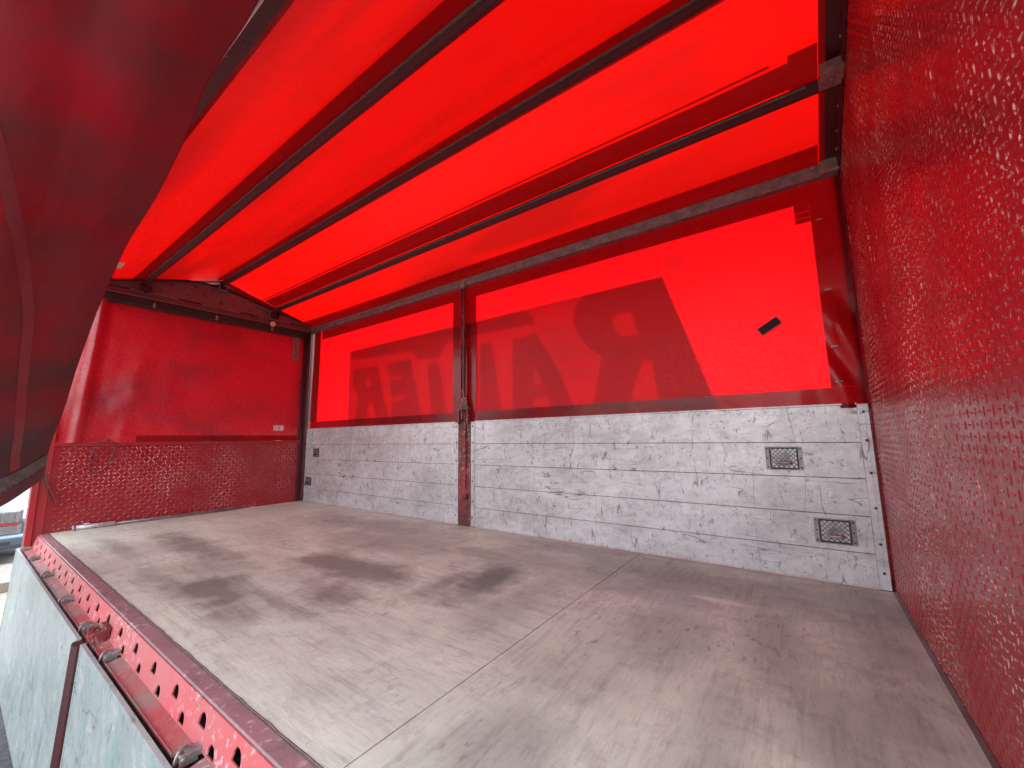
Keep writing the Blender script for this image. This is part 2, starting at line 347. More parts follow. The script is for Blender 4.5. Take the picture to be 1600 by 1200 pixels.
def tread(bm, origin, eu, ev, en, wu, wv, d, mi=0, ln=.030, wd=.0085, ht=.0022, inside=None, angs=(90, 0), hk=1.):
    """raised bars of a tread plate, alternating direction"""
    o, eu, ev, en = map(Vector, (origin, eu, ev, en))
    nu, nv = int(wu/d), int(wv/d)
    for i in range(nu+1):
        for j in range(nv+1):
            pu, pv = (i+.5)*d, (j+.5)*d
            if pu > wu-.01 or pv > wv-.01: continue
            if inside and not inside(pu, pv): continue
            a = R(angs[(i+j) % 2])
            a += random.uniform(-.03, .03)
            du = eu*math.cos(a)+ev*math.sin(a); dv = -eu*math.sin(a)+ev*math.cos(a)
            c = o+eu*pu+ev*pv
            h = ht*random.uniform(.75, 1.1)*(1 if (i+j) % 2 else hk)
            b = [c+du*ln/2, c+du*ln*.22+dv*wd/2, c-du*ln*.22+dv*wd/2, c-du*ln/2, c-du*ln*.22-dv*wd/2, c+du*ln*.22-dv*wd/2]
            bv = [bm.verts.new(p) for p in b]
            t1 = bm.verts.new(c+du*ln*.27+en*h); t2 = bm.verts.new(c-du*ln*.27+en*h)
            for f in ((bv[0], bv[1], t1), (bv[1], bv[2], t2, t1), (bv[2], bv[3], t2), (bv[3], bv[4], t2), (bv[4], bv[5], t1, t2), (bv[5], bv[0], t1)):
                fc = bm.faces.new(f); fc.material_index = mi

# ------------------------------------------------------------------ ground
def ground_mat():
    t = NT('gravelly asphalt')
    c = t.mix(t.ramp(t.noise(.8, 6, .6), .4, .65), (0.028, 0.028, 0.028), (0.05, 0.05, 0.048))
    v = t.n('ShaderNodeTexVoronoi', {'Vector': t.co, 'Scale': 42.}).outputs['Color']
    c = t.mix(.55, c, t.mix(v, (0.02, 0.02, 0.02), (0.10, 0.10, 0.095)))
    return t.done(t.pr(c, .85, 0, t.bump(t.noise(55, 4, .7), .01, .8)))
GZ = -1.15
bm = bmesh.new(); s_ = 400
f = bm.faces.new([bm.verts.new(p) for p in ((-s_, -s_, GZ), (s_, -s_, GZ), (s_, s_, GZ), (-s_, s_, GZ))])
tag(obj('ground', bm, ground_mat()), kind='structure')

# ------------------------------------------------------------------ truck body
T = thing('truck_body', 'red truck cargo box with worn grey plywood floor and red tread plate end walls', 'truck', (0, 0, 0))
seams = [0.0, .80, 2.165, 4.843, 6.195]
for i in range(4):
    bm = bmesh.new(); bm_box(bm, seams[i]+.0016, seams[i+1]-.0016, .002, W-.002, -.03, 0)
    obj('floor_panel', bm, m_floor, T, bevel=.002)
bm = bmesh.new(); bm_box(bm, 0, 6.2, .004, W-.02, -.14, -.034); obj('underframe', bm, m_maroon, T)
bm = bmesh.new()
bm.free()
for q in seams[1:-1]:
    bm = bmesh.new(); bm_box(bm, q-.0014, q+.0014, .004, W-.004, -.012, -.0015); obj('seam_filler', bm, m_black, T)
bm = bmesh.new()
rp = []
for k in range(120):
    x = 6.18*k/119; rp.append((x, .0015+random.uniform(-.002, .003), -.0005))
tube(bm, rp, .0035, 5)
obj('floor_edge_trim', bm, m_hemband, T)
# near edge: worn angle, then the perforated lashing rail, then the ledge that carries the hinges
bm = bmesh.new(); prism(bm, [(-.004, 0.001), (-.054, .001), (-.058, -.003), (-.062, -.02), (-.05, -.02), (-.05, -.012), (-.004, -.012)], 'x', .01, 6.19)
obj('edge_angle', bm, m_purple, T, bevel=.0015)
def slot(cx, cy, w_, h_, n=12):                      # pointed half-oval hole
    pts = [(cx - w_*.5, cy - h_*.5), (cx + w_*.42, cy - h_*.5)]
    for k in range(1, n):
        a = k/n; pts.append((cx + w_*(.5-.62*a**1.5), cy - h_*.5 + h_*math.sin(a*math.pi/2)))
    pts.append((cx - w_*.32, cy + h_*.5)); pts.append((cx - w_*.5, cy + h_*.1))
    return pts
xs = []; x = 6.08
while x > .1: xs.append(x); x -= .131*2 if False else .262 if x > 3.4 else .25
xs = [x for x in xs]
FH = .104
holes = []
for x in xs:
    holes.append(slot(x, .062, .058, .036))
    holes.append(slot(x+.115, .020, .052, .030))
bm = plate([(.01, 0), (6.19, 0), (6.19, FH), (.01, FH)], holes, .005)
e = Vector((0, .030, .1)).normalized()
basis(bm, (0, -.092, -.104), (1, 0, 0), e)
obj('perforated_rail', bm, m_redworn, T, bevel=0)
bm = bmesh.new(); bm_box(bm, .02, 6.18, -.045, -.03, -.13, -.015); obj('hole_shade_backing', bm, m_black, T)  # black strip painting the shade seen through the rail holes
# ledge pieces between the hinges
hx = [0.10, .62, 1.35, 2.15, 2.80, 3.28, 4.28, 5.2, 6.1]
bounds = [.06]+[h for h in hx[1:-1]]+[6.15]
for a, b in zip(bounds[:-1], bounds[1:]):
    bm = bmesh.new()
    prism(bm, [(-.090, -.104), (-.090, -.110), (-.144, -.122), (-.148, -.116), (-.148, -.106), (-.1455, -.105), (-.1445, -.115)], 'x', a+.05, b-.05)
    obj('ledge', bm, m_ledge, T, bevel=.002)
bm = bmesh.new(); bm_box(bm, .02, 6.18, -.140, -.06, -.19, -.140); obj('outer_sill', bm, m_maroon, T, bevel=.004)
bm = bmesh.new(); bm_box(bm, .02, 6.18, -.110, -.031, -.139, -.125); obj('hole_shade_backing', bm, m_black, T)  # added black underside so the lower holes read as shaded
bm = bmesh.new(); bm_box(bm, -.05, 6.26, W+.036, W+.09, -.22, .06); obj('outer_sill', bm, m_maroon, T)  # unseen sill, added to stop sunlight leaking in below the boards
bm = bmesh.new(); bm_box(bm, 6.17, 6.27, W+.037, W+.09, .061, 2.50); obj('corner_post', bm, m_red, T)  # unseen outer post, added to seal the sunlit slit beside the headboard
def hinge(x, big=False):
    bm = bmesh.new()
    w_ = .020
    bm_box(bm, x-w_, x+w_, -.128, -.088, -.110, -.090)
    bm_box(bm, x-w_*.9, x-w_*.5, -.146, -.10, -.122, -.088); bm_box(bm, x+w_*.5, x+w_*.9, -.146, -.10, -.122, -.088)
    cyl(bm, (x-w_*1.2, -.138, -.100), (1, 0, 0), .0055, w_*2.4, 10)
    tube(bm, smoothpts([(x-w_*.3, -.112, -.094), (x-w_*.3, -.122, -.080), (x+w_*.1, -.143, -.080), (x+w_*.3, -.154, -.096), (x+w_*.25, -.156, -.112)], 3), .0042, 6)
    o = obj('hinge', bm, m_steel, T, bevel=.002)
for x in (.06, .62, 1.35, 2.15, 2.80, 3.28, 4.28, 5.2): hinge(x)
bm = bmesh.new(); bm_box(bm, 2.95, 3.07, -.105, -.088, -.13, -.05); bm_box(bm, 2.955, 2.975, -.150, -.10, -.14, -.06); bm_box(bm, 3.05, 3.07, -.150, -.10, -.14, -.06)
bm_box(bm, 2.975, 3.05, -.15, -.14, -.145, -.10); cyl(bm, (3.012, -.151, -.115), (0, -1, 0), .010, .012, 10)
obj('stanchion_pocket', bm, m_rust, T, bevel=.002)

# right end wall (headboard) with tread plate
FW = thing  # noqa
bm = bmesh.new()
prism(bm, [(-.15, -.14), (W+.035, -.14), (W+.035, HR), (RID, HR+SL*RID+.005), (-.15, HR-.045)], 'x', 6.2, 6.26)
fw = obj('headboard', bm, m_wall, T)
bm = bmesh.new()
tread(bm, (6.2, -.04, .012), (0, 1, 0), (0, 0, 1), (-1, 0, 0), W+.03, 2.82, .0275, ln=.027, wd=.0075, ht=.0018, inside=lambda u, v: v+.03 < roofz(min(max(u-.04, 0), W))-.04)
obj('tread_pattern', bm, m_bar, fw, norm=False)
bm = bmesh.new(); prism(bm, [(6.2, .001), (6.188, .001), (6.199, .014)], 'y', .01, W-.03); obj('wall_fillet', bm, m_maroon, T)
# gable angle along the top of the headboard
bm = bmesh.new()
for (ya, yb) in ((RID, W), (0, RID)):
    za, zb = roofz(ya)-.004, roofz(yb)-.004
    vs = []
    for x, dz in ((6.197, 0), (6.13, 0), (6.13, -.012), (6.183, -.016), (6.188, -.085), (6.197, -.085)): vs.append((x, dz))
    A = [bm.verts.new((x, ya, za-.01+dz)) for x, dz in vs]; B = [bm.verts.new((x, yb, zb-.01+dz)) for x, dz in vs]
    for i in range(6): bm.faces.new((A[i], A[(i+1) % 6], B[(i+1) % 6], B[i]))
    bm.faces.new(A[::-1]); bm.faces.new(B)
ga = obj('gable_angle', bm, m_maroon, T)
bm = bmesh.new()
bm.free()
for y in (2.30, 2.22, 2.1, 1.95, 1.6, 1.4, .9, .5):
    bm = bmesh.new(); cyl(bm, (6.186, y, roofz(y)-.055), (-1, 0, 0), .007, .008, 8); obj('bolt', bm, m_steel, ga)

# roof rails both sides
def roof_rail(y0, sgn, dz=0):
    bm = bmesh.new()
    prof = [(y0-.03*sgn, HR-.075), (y0-.03*sgn, HR-.035), (y0-.046*sgn, HR-.030), (y0-.046*sgn, HR-.004), (y0-.006*sgn, HR+.006), (y0+.02*sgn, HR+.0), (y0+.02*sgn, HR-.075)]
    prism(bm, [(a, b+dz) for a, b in prof], 'x', .02, 6.17)
    o = obj('roof_rail', bm, m_rail, T, bevel=.002); return o
rr = roof_rail(W, 1); roof_rail(-.13, -1, -.045).data.materials[0] = m_maroon
bm = bmesh.new()
bm_box(bm, 6.10, 6.196, W-.075, W+.01, HR-.085, HR-.002); cyl(bm, (6.07, W-.047, HR-.02), (0, -1, 0), .011, .008, 12); cyl(bm, (6.16, W-.076, HR-.05), (0, -1, 0), .008, .008, 12)
obj('rail_bracket', bm, m_steel, rr, bevel=.003)

# left end wall: tread plate below, frame round a curtain window, arched beam above
bm = bmesh.new(); bm_box(bm, -.05, 0.0, -.10, W, -.14, .815)
bh = obj('bulkhead_panel', bm, m_wall, T)
bm = bmesh.new()
tread(bm, (0.0, .01, .01), (0, 1, 0), (0, 0, 1), (1, 0, 0), W-.12, .80, .038, ln=.046, wd=.012, ht=.0060, angs=(-58, 32), hk=.25)
obj('tread_pattern', bm, m_bar, bh, norm=False)
bm = bmesh.new(); prism(bm, [(0, .812), (0, .848), (.022, .848), (.026, .840), (.012, .835), (.012, .815)], 'y', -.03, 2.30); bm_box(bm, -.05, -.001, -.03, 2.30, .815, .846)
obj('window_sill', bm, m_red, T, bevel=.002)
bm = bmesh.new(); bm_box(bm, -.10, .03, -.145, -.100, -.14, 2.46); bm_box(bm, -.10, .006, -.099, -.035, -.13, 2.46)
obj('corner_post', bm, m_red, T, bevel=.004)
bm = bmesh.new(); bm_box(bm, -.08, .010, 2.285, W+.03, -.13, 2.46); bm_box(bm, .011, .05, 2.34, W+.03, .0, 2.49); cyl(bm, (.062, 2.352, 1.01), (0, 0, 1), .011, 1.45, 10)
obj('corner_post', bm, m_maroon, T, bevel=.004)
bm = bmesh.new(); prism(bm, [(.0, 1.99), (.018, 1.99), (.018, 2.36), (0, 2.36)], 'y', 2.13, 2.22)
for z in (2.03, 2.06, 2.30): cyl(bm, (.018, 2.175, z), (1, 0, 0), .012, .006, 10)
obj('hinge_plate', bm, m_rail, T, bevel=.002)
bm = bmesh.new(); prism(bm, [(.0, 1.99), (.018, 1.99), (.018, 2.36), (0, 2.36)], 'y', .02, .10)
obj('hinge_plate', bm, m_rail, T, bevel=.002)
# arched beam with bolt holes
outer = [(-.14, 2.515), (W, 2.515), (W, 2.535), (1.80, 2.632), (1.22, 2.765), (1.0, 2.765), (.56, 2.712), (-.14, 2.60)]
def circ(y, z, r, n=10): return [(y+r*math.cos(2*math.pi*k/n), z+r*math.sin(2*math.pi*k/n)) for k in range(n)]
hl = []
for (y, z, r) in [(.42, 2.62, .012), (.60, 2.56, .010), (.70, 2.66, .012), (.85, 2.58, .009), (.92, 2.70, .013), (1.02, 2.63, .010), (1.10, 2.72, .012), (1.20, 2.57, .015), (1.26, 2.69, .011), (1.34, 2.59, .010),
                  (1.44, 2.66, .012), (1.52, 2.57, .012), (1.62, 2.63, .011), (1.74, 2.575, .014), (1.88, 2.56, .010)]: hl.append(circ(y, z, r))
bm = plate(outer, hl, .006); basis(bm, (.045, 0, 0), (0, 1, 0), (0, 0, 1))
bmB = obj('arched_beam', bm, m_beam, T)
bm = bmesh.new()
ys = [-.14, .56, 1.0, 1.22, 1.80, W]; zs_ = {-.14: 2.60, .56: 2.712, 1.0: 2.765, 1.22: 2.765, 1.80: 2.632, W: 2.535}
for a, b in zip(ys[:-1], ys[1:]):
    zz = lambda y: zs_[y]
    v = [bm.verts.new((x, y, zz(y)+dz)) for (y) in (a, b) for (x, dz) in ((-.10, .001), (.085, .001), (.085, .013), (-.10, .013))]
    for f in ((0, 1, 5, 4), (1, 2, 6, 5), (2, 3, 7, 6), (3, 0, 4, 7)): bm.faces.new([v[i] for i in f])
    bm.faces.new(v[0:4]); bm.faces.new(v[4:8][::-1])
obj('beam_flange', bm, m_maroon, bmB)
bm = bmesh.new(); prism(bm, [(-.08, 2.36), (W+.03, 2.36), (W+.03, HR), (RID, roofz(RID)-.02), (-.14, 2.45), (-.14, 2.36)], 'x', -.06, -.004)
obj('gable_panel', bm, m_maroon, T)
bm = bmesh.new(); prism(bm, [(0, 2.43), (.075, 2.43), (.075, 2.448), (.068, 2.448), (.068, 2.436), (0, 2.436)], 'y', -.09, 2.33)
bm_box(bm, .0, .035, -.09, 2.33, 2.4365, 2.505)
obj('window_rail', bm, m_beam, T, bevel=.002)
bm = bmesh.new(); prism(bm, [(.0, 2.335), (.05, 2.33), (.062, 2.35), (.062, 2.425), (0, 2.425)], 'y', -.03, 2.284)
ro = obj('curtain_roller', bm, m_dark, T, bevel=.004)
for y in (.55, 1.15, 1.80):
    bm = bmesh.new(); bm_box(bm, .060, .074, y, y+.022, 2.345, 2.40); obj('roller_bracket', bm, m_steel, ro, bevel=.002)
for y in (.35, 1.0, 1.62):
    bm = bmesh.new(); bm_box(bm, .050, .060, y, y+.42, 2.500, 2.512); obj('slot_strip', bm, m_rail, bmB)
bm = bmesh.new(); cyl(bm, (.05, 1.80, 2.445), (1, 0, -.2), .045, .05, 18); cyl(bm, (.09, 1.80, 2.437), (1, 0, -.2), .036, .012, 18, mi=1)
obj('interior_lamp', bm, [m_maroon, m_white], T, bevel=.002)
for (y, col) in ((.47, 0), (1.19, 1), (1.83, 0)):
    bm = bmesh.new(); z = roofz(y)-.115
    bm_box(bm, .05, .12, y-.045, y+.045, z-.02, z-.008); bm_box(bm, .05, .12, y-.045, y-.036, z-.008, z+.05); bm_box(bm, .05, .12, y+.036, y+.045, z-.008, z+.05); cyl(bm, (.085, y, z-.02), (0, 0, -1), .010, .014, 8)
    obj('batten_socket', bm, m_rail if col else m_maroon, T, bevel=.002)
for y in (.47, 1.19, 1.74):
    bm = bmesh.new(); z = roofz(y)-.095
    bm_box(bm, 6.10, 6.196, y-.06, y+.06, z-.012, z-.002); bm_box(bm, 6.10, 6.196, y-.06, y-.045, z-.001, z+.05); bm_box(bm, 6.10, 6.196, y+.045, y+.06, z-.001, z+.05); cyl(bm, (6.15, y, z-.012), (0, 0, -1), .010, .008, 8)
    obj('batten_socket', bm, m_steel, T, bevel=.002)

# ------------------------------------------------------------------ roof tarpaulin and battens
RT = thing('roof_tarpaulin', 'translucent red tarpaulin roof glowing with sunlight, stretched over three battens', 'tarpaulin', (0, 0, HR))
def roofpt(u, v):
    x = -.09+u*(6.24+.09); y = -.20+v*(W+.25)
    z = (HR+.012 + SL*(y if y < RID else W-y)) - HR
    # the cloth is held by the battens and sags a little between them
    lines = [-.14, .47, 1.19, 1.80, W]
    k = 0
    for a, b in zip(lines[:-1], lines[1:]):
        if a <= y <= b: k = math.sin(math.pi*(y-a)/(b-a))
    e_ = min(1, u*10, (1-u)*10)
    z -= .012*k*e_; z += .004*e_*mnoise.noise(Vector((x*.7, y*3.0, 2)))
    return (x, y, z)
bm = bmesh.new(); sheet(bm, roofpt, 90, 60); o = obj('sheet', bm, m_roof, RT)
def strip(x0, x1, y0, y1, dz=-.016, nm='hem', mat=None, extra=None):
    bm = bmesh.new()
    def fn(u, v):
        x = x0+u*(x1-x0); y = y0+v*(y1-y0)
        p = roofpt((x+.09)/6.33, (y+.20)/(W+.25)); return (p[0], p[1], p[2]+dz)
    sheet(bm, fn, max(2, int((x1-x0)*8)), max(2, int((y1-y0)*20)))
    return obj(nm, bm, mat or m_hem, RT)
strip(.10, 6.10, 2.205, 2.40, nm='hem')
strip(6.104, 6.24, -.19, 2.40, dz=-.018, nm='hem', mat=m_hemd)
strip(-.08, .13, -.19, 2.20, dz=-.020, nm='hem', mat=m_hemd)
strip(.14, 6.10, 1.09, 1.25, nm='batten_pocket')
strip(.14, 5.98, 1.655, 1.80, dz=-.017, nm='batten_pocket'); strip(.14, 5.90, 1.628, 1.640, dz=-.014, nm='batten_pocket'); strip(5.98, 6.10, 1.62, 1.86, dz=-.019, nm='batten_pocket')
strip(.14, 6.10, .345, .53, nm='batten_pocket')
strip(.14, 6.10, -.19, -.05, nm='hem')
bm = bmesh.new(); bm_box(bm, .60, .80, .13, .17, roofz(.15)-HR-.020, roofz(.15)-HR-.017); obj('sewn_label', bm, m_white, RT)
def batten(y, label, w_=.030, h_=.034, dz=-.030):
    t_ = thing('roof_batten', label, 'batten', (0, y, roofz(y)), 'roof battens under the tarpaulin')
    bm = bmesh.new(); pts = []
    sl = SL if y < RID-.1 else (-SL if y > RID+.1 else 0)
    n = 60
    prof = [(-w_, dz), (-w_*.3, dz-h_), (w_*.3, dz-h_), (w_, dz), (w_, dz+.006), (-w_, dz+.006)]
    rings = []
    for i in range(n+1):
        x = .06+6.12*i/n; jx = .0025*mnoise.noise(Vector((x*2, y, 0)))
        rings.append([bm.verts.new((x, a+jx, b+sl*a+jx)) for a, b in prof])
    for i in range(n):
        for k in range(6): bm.faces.new((rings[i][k], rings[i][(k+1) % 6], rings[i+1][(k+1) % 6], rings[i+1][k]))
    bm.faces.new(rings[0]); bm.faces.new(rings[-1][::-1])
    obj('profile', bm, m_batten, t_)
    # torn pocket edge hanging along the profile
    bm = bmesh.new(); A = None
    x = .3
    while x < 6.05:
        fr = mnoise.noise(Vector((x*1.2, y*5, 3)))
        dn = .004 + (.010*abs(mnoise.noise(Vector((x*30, y, 1)))) if fr > .05 else .001)
        q = (bm.verts.new((x, -w_-.004, dz+.004)), bm.verts.new((x, -w_*.9-.004, dz-.006-dn)))
        if A: bm.faces.new((A[0], q[0], q[1], A[1]))
        A = q; x += .012
    obj('frayed_edge', bm, m_hemband, t_)
    return t_
batten(.47, 'dark roof batten nearest the opened curtain, first from the left in the photo')
batten(1.19, 'dark roof batten along the ridge of the red roof, middle of the three')
batten(1.82, 'dark roof batten nearest the far side curtain, ending at the right wall bracket')

# ------------------------------------------------------------------ far side curtain
SC = thing('side_curtain', 'glowing red side curtain with mirrored lettering showing through, above the aluminium boards', 'curtain', (0, W, 0))
def curt(x, z, off=0.):
    y = .010*mnoise.noise(Vector((x*.8, z*.5, 0))) + .006*mnoise.noise(Vector((x*3, z*1.4, 5)))
    y *= min(1., (2.45-z)*2.)
    # loose buckled corner by the headboard
    k = max(0., 1-abs(x-6.10)/.12)*max(0., 1-abs(z-1.28)/.42)
    y -= .050*k*(1+.9*math.sin(z*13+x*30)) 
    k2 = max(0, (x-5.2)/1.0)*max(0., 1-(z-1.0)/.25)
    y -= .006*k2*(1+math.sin(x*26))
    return Vector((x, y+off-.004, z))
def curtsheet(nm, x0, x1, z0, z1, off, mat, dx=.04, parent=SC):
    bm = bmesh.new(); sheet(bm, lambda u, v: curt(x0+u*(x1-x0), z0+v*(z1-z0), off), max(2, int((x1-x0)/dx)), max(2, int((z1-z0)/dx)))
    return obj(nm, bm, mat, parent)
curtsheet('cloth', .07, 6.199, .985, 2.44, .031, m_curt)
curtsheet('hem', .07, 6.19, .986, 1.108, .021, m_hem, .02)
curtsheet('hem', .30, 6.036, 2.30, 2.44, .019, m_hem, .03)
curtsheet('hem', 6.035, 6.19, 1.109, 2.44, .017, m_hem, .012)
curtsheet('hem', .07, .26, 1.109, 2.44, .019, m_hemd)
curtsheet('centre_hem', 2.935, 3.255, 1.109, 2.299, .017, m_hem)
curtsheet('patch', 5.955, 6.034, 2.17, 2.20, .018, m_hem, .02); curtsheet('patch', 5.955, 6.034, 2.203, 2.24, .018, m_hem, .02); curtsheet('patch', 5.955, 6.034, 2.243, 2.299, .018, m_hem, .02)
for z in (2.15, 1.70, 1.35, 1.14):
    bm = bmesh.new(); bm_box(bm, 6.055, 6.09, -.03, -.022, z-.005, z+.005); obj('lashing_eye', bm, m_rail, SC, bevel=.002)
PL = {'back': [(5.108, 2.045), (2.912, 2.036), (1.002, 2.03), (1.032, 1.02), (5.425, 1.02)],
'R': [(5.108, 2.045), (4.448, 2.042), (4.385, 1.977), (4.349, 1.842), (4.39, 1.707), (4.488, 1.582), (4.598, 1.499), (4.49, 1.03), (4.78, 1.03), (4.921, 1.419), (4.993, 1.41), (5.04, 1.03), (5.41, 1.03)],
'Rh': [(4.702, 1.816), (4.74, 1.818), (4.861, 1.818), (4.902, 1.636), (4.799, 1.627), (4.74, 1.66), (4.712, 1.72)],
'A': [(3.702, 1.781), (3.973, 1.791), (4.18, 1.455), (4.36, 1.03), (4.121, 1.03), (4.075, 1.195), (3.933, 1.198), (3.922, 1.03), (3.692, 1.03)],
'Ah': [(3.94, 1.497), (4.029, 1.327), (3.931, 1.322)],
'barR': [(2.95, 2.031), (3.881, 2.029), (3.966, 1.883), (2.95, 1.905)],
'U': [(3.293, 1.796), (3.448, 1.781), (3.58, 1.03), (3.292, 1.03)],
'barL': [(1.016, 2.02), (2.93, 2.030), (2.93, 1.893), (2.791, 1.853), (2.73, 1.738), (2.39, 1.742), (2.244, 1.872), (1.066, 1.901)],
'T': [(2.527, 1.678), (2.695, 1.677), (2.87, 1.03), (2.61, 1.03)],
'E': [(1.817, 1.763), (2.248, 1.774), (2.47, 1.03), (1.94, 1.03), (1.916, 1.295), (2.171, 1.306), (2.159, 1.355), (1.914, 1.352), (1.883, 1.553), (2.11, 1.553), (2.098, 1.589), (1.858, 1.599)],
'R2': [(1.154, 1.779), (1.63, 1.77), (1.89, 1.03), (1.66, 1.03), (1.562, 1.289), (1.465, 1.295), (1.429, 1.03), (1.178, 1.03), (1.231, 1.416), (1.102, 1.581), (1.106, 1.706)],
'R2h': [(1.371, 1.617), (1.47, 1.615), (1.512, 1.529), (1.415, 1.507)]}
def film(nm, keys, holes_, off, mat, parent, th=.0004):
    bm = bmesh.new()
    for k in keys:
        b = plate(PL[k], [PL[h] for h in holes_.get(k, [])], th)
        # keep the front face only, then drape it on the cloth
        bmesh.ops.delete(b, geom=[f for f in b.faces if f.normal.z < .5], context='FACES')
        me = bpy.data.meshes.new('t'); b.to_mesh(me); b.free(); bm.from_mesh(me); bpy.data.meshes.remove(me)
    for ax, lo, hi in ((0, 1.0, 5.5), (1, 1.0, 2.1)):
        q = lo
        while q < hi:
            n_ = Vector((1, 0, 0)) if ax == 0 else Vector((0, 1, 0))
            bmesh.ops.bisect_plane(bm, geom=bm.verts[:]+bm.edges[:]+bm.faces[:], plane_co=n_*q, plane_no=n_, dist=1e-5); q += .06
    for v in bm.verts: v.co = curt(v.co.x, v.co.y, off)
    return obj(nm, bm, mat, parent)
pr_ = film('print_ground', ['back'], {}, .0335, m_shadow, SC)
lt = film('lettering', ['R', 'A', 'barR', 'U', 'barL', 'T', 'E', 'R2'], {'R': ['Rh'], 'A': ['Ah'], 'R2': ['R2h']}, .0355, m_letter, SC)
# black repair patch, tilted
bm = bmesh.new(); bm_box(bm, -.062, .062, -.003, 0, -.024, .024)
o = obj('repair_patch', bm, m_black, SC); o.location = (5.76, .006, 1.535); o.rotation_euler = (0, R(-31), 0)
bm = bmesh.new(); bm_box(bm, -.066, .066, -.0015, 0, -.028, .028)
o = obj('patch_border', bm, m_pale, SC); o.location = (5.76, .0085, 1.535); o.rotation_euler = (0, R(-31), 0)

# ------------------------------------------------------------------ aluminium side boards along the far side
def side_board(x0, x1, label):
    t_ = thing('drop_side_board', label, 'side board', ((x0+x1)/2, W, 0), 'raised aluminium side boards')
    c = (x0+x1)/2; a, b = x0-c, x1-c
    zs = [.006, .182, .381, .586, .789, HB]
    bm = bmesh.new()
    for k in range(5):
        z0, z1 = zs[k]+.0012, zs[k+1]-.0012
        prism(bm, [(-.0, z0+.0015), (.002, z0), (.03, z0), (.03, z1), (.002, z1), (0, z1-.0015)], 'x', a+.05, b-.05)
    bm_box(bm, a+.05, b-.05, .0065, .028, .008, HB-.003, 1)
    obj('plank_panel', bm, [m_alu, m_black], t_)
    for sx, ex in ((a, a+.0485), (b-.0485, b)):
        bm = bmesh.new(); bm_box(bm, sx, ex, -.006, .032, .004, HB+.002); bm_box(bm, sx+.018, ex-.018, -.0085, -.0062, .006, HB)
        for z in (.09, .24, .43, .62, .80, .96): cyl(bm, ((sx+ex)/2, -.0085, z), (0, -1, 0), .0075, .004, 8, mi=1)
        obj('end_trim', bm, [m_alu, m_dark], t_, bevel=.0015)
    bm = bmesh.new(); bm_box(bm, a+.05, b-.05, -.007, .033, HB-.0010, HB+.009); obj('top_trim', bm, m_alu, t_, bevel=.001)
    bm = bmesh.new(); prism(bm, [(-.001, .002), (-.009, .002), (-.001, .012)], 'x', a+.05, b-.05); obj('bottom_seal', bm, m_alu, t_)
    return t_, c
BL, cL = side_board(.055, 3.035, 'scratched aluminium side board left of the red centre stanchion')
BR, cR = side_board(3.205, 6.188, 'scratched aluminium side board right of the stanchion, reaching the right wall')
def latch(T_, c, x0, x1, z0, z1, big):
    x0 -= c; x1 -= c
    m = .022 if big else .008
    ux0, ux1, uz0, uz1 = x0+m, x1-m, z0+.006, z1-.006
    bm = bmesh.new()
    b = plate([(x0, z0), (x1, z0), (x1, z1), (x0, z1)], [[(ux0, uz0), (ux1, uz0), (ux1, uz1), (ux0, uz1)]], .004)
    basis(b, (0, -.004, 0), (1, 0, 0), (0, 0, 1))
    me = bpy.data.meshes.new('t'); b.to_mesh(me); b.free(); bm.from_mesh(me); bpy.data.meshes.remove(me)
    if big:
        for x in (x0+.011, x1-.011):
            for k in (.12, .5, .9): cyl(bm, (x, -.006, z0+(z1-z0)*k), (0, -1, 0), .005, .004, 8, mi=1)
    fr = obj('latch_recess', bm, [m_rail, m_dark], T_)
    bm = bmesh.new()
    # dished tread plate inside a dark rim
    for (p, q, r, s) in ((ux0, ux1, uz0, uz0+.008), (ux0, ux1, uz1-.008, uz1), (ux0, ux0+.008, uz0+.0085, uz1-.0085), (ux1-.008, ux1, uz0+.0085, uz1-.0085)): bm_box(bm, p, q, -.010, -.0025, r, s, 1)
    def dish(u, v):
        k = math.sin(math.pi*u)*math.sin(math.pi*min(1, (1-v)*1.15))
        return (ux0+.005+(ux1-ux0-.01)*u, -.005+.0005*0-.002*k, uz0+.005+(uz1-uz0-.01)*v)
    sheet(bm, dish, 12, 12, 0)
    obj('recess_plate', bm, [m_tread, m_dark], fr)
    bm = bmesh.new(); xc = (x0+x1)/2; zc = uz0+(uz1-uz0)*.30; hw = (ux1-ux0)*.22
    tube(bm, smoothpts([(xc-hw, -.006, zc), (xc-hw*.95, -.022, zc), (xc-hw*.6, -.026, zc), (xc+hw*.6, -.026, zc), (xc+hw*.95, -.022, zc), (xc+hw, -.006, zc)], 3), .009 if big else .008, 8)
    obj('handle', bm, m_steel if big else m_dark, fr)
latch(BR, cR, 5.670, 5.862, .622, .765, True)
latch(BR, cR, 5.880, 6.070, .215, .355, True)
latch(BL, cL, .26, .41, .615, .735, False)
latch(BL, cL, .09, .24, .22, .335, False)

# centre stanchion
ST = thing('centre_stanchion', 'rusty red steel stanchion between the two aluminium side boards', 'stanchion', (3.12, W, 0))
bm = bmesh.new()
prism(bm, [(-.078, .03), (-.078, -.006), (-.060, -.010), (-.034, .012), (.034, .012), (.060, -.010), (.078, -.006), (.078, .03)], 'z', .001, 1.02)
obj('lower_post', bm, m_rust, ST, bevel=.002)
bm = bmesh.new(); bm_box(bm, -.13, .13, .036, .046, .061, 1.02); obj('gap_light_stop', bm, m_rust, ST)  # unseen plate, added to block sunlight through the cracks beside the post
bm = bmesh.new(); prism(bm, [(-.012, .011), (-.012, -.004), (.012, -.004), (.012, .011)], 'z', .36, 1.10); cyl(bm, (0, .011, .28), (0, -1, 0), .030, .020, 16); cyl(bm, (0, .011, .46), (0, -1, 0), .020, .012, 12, mi=1)
obj('lock_bar', bm, [m_rust, m_red], ST, bevel=.002)
bm = bmesh.new()
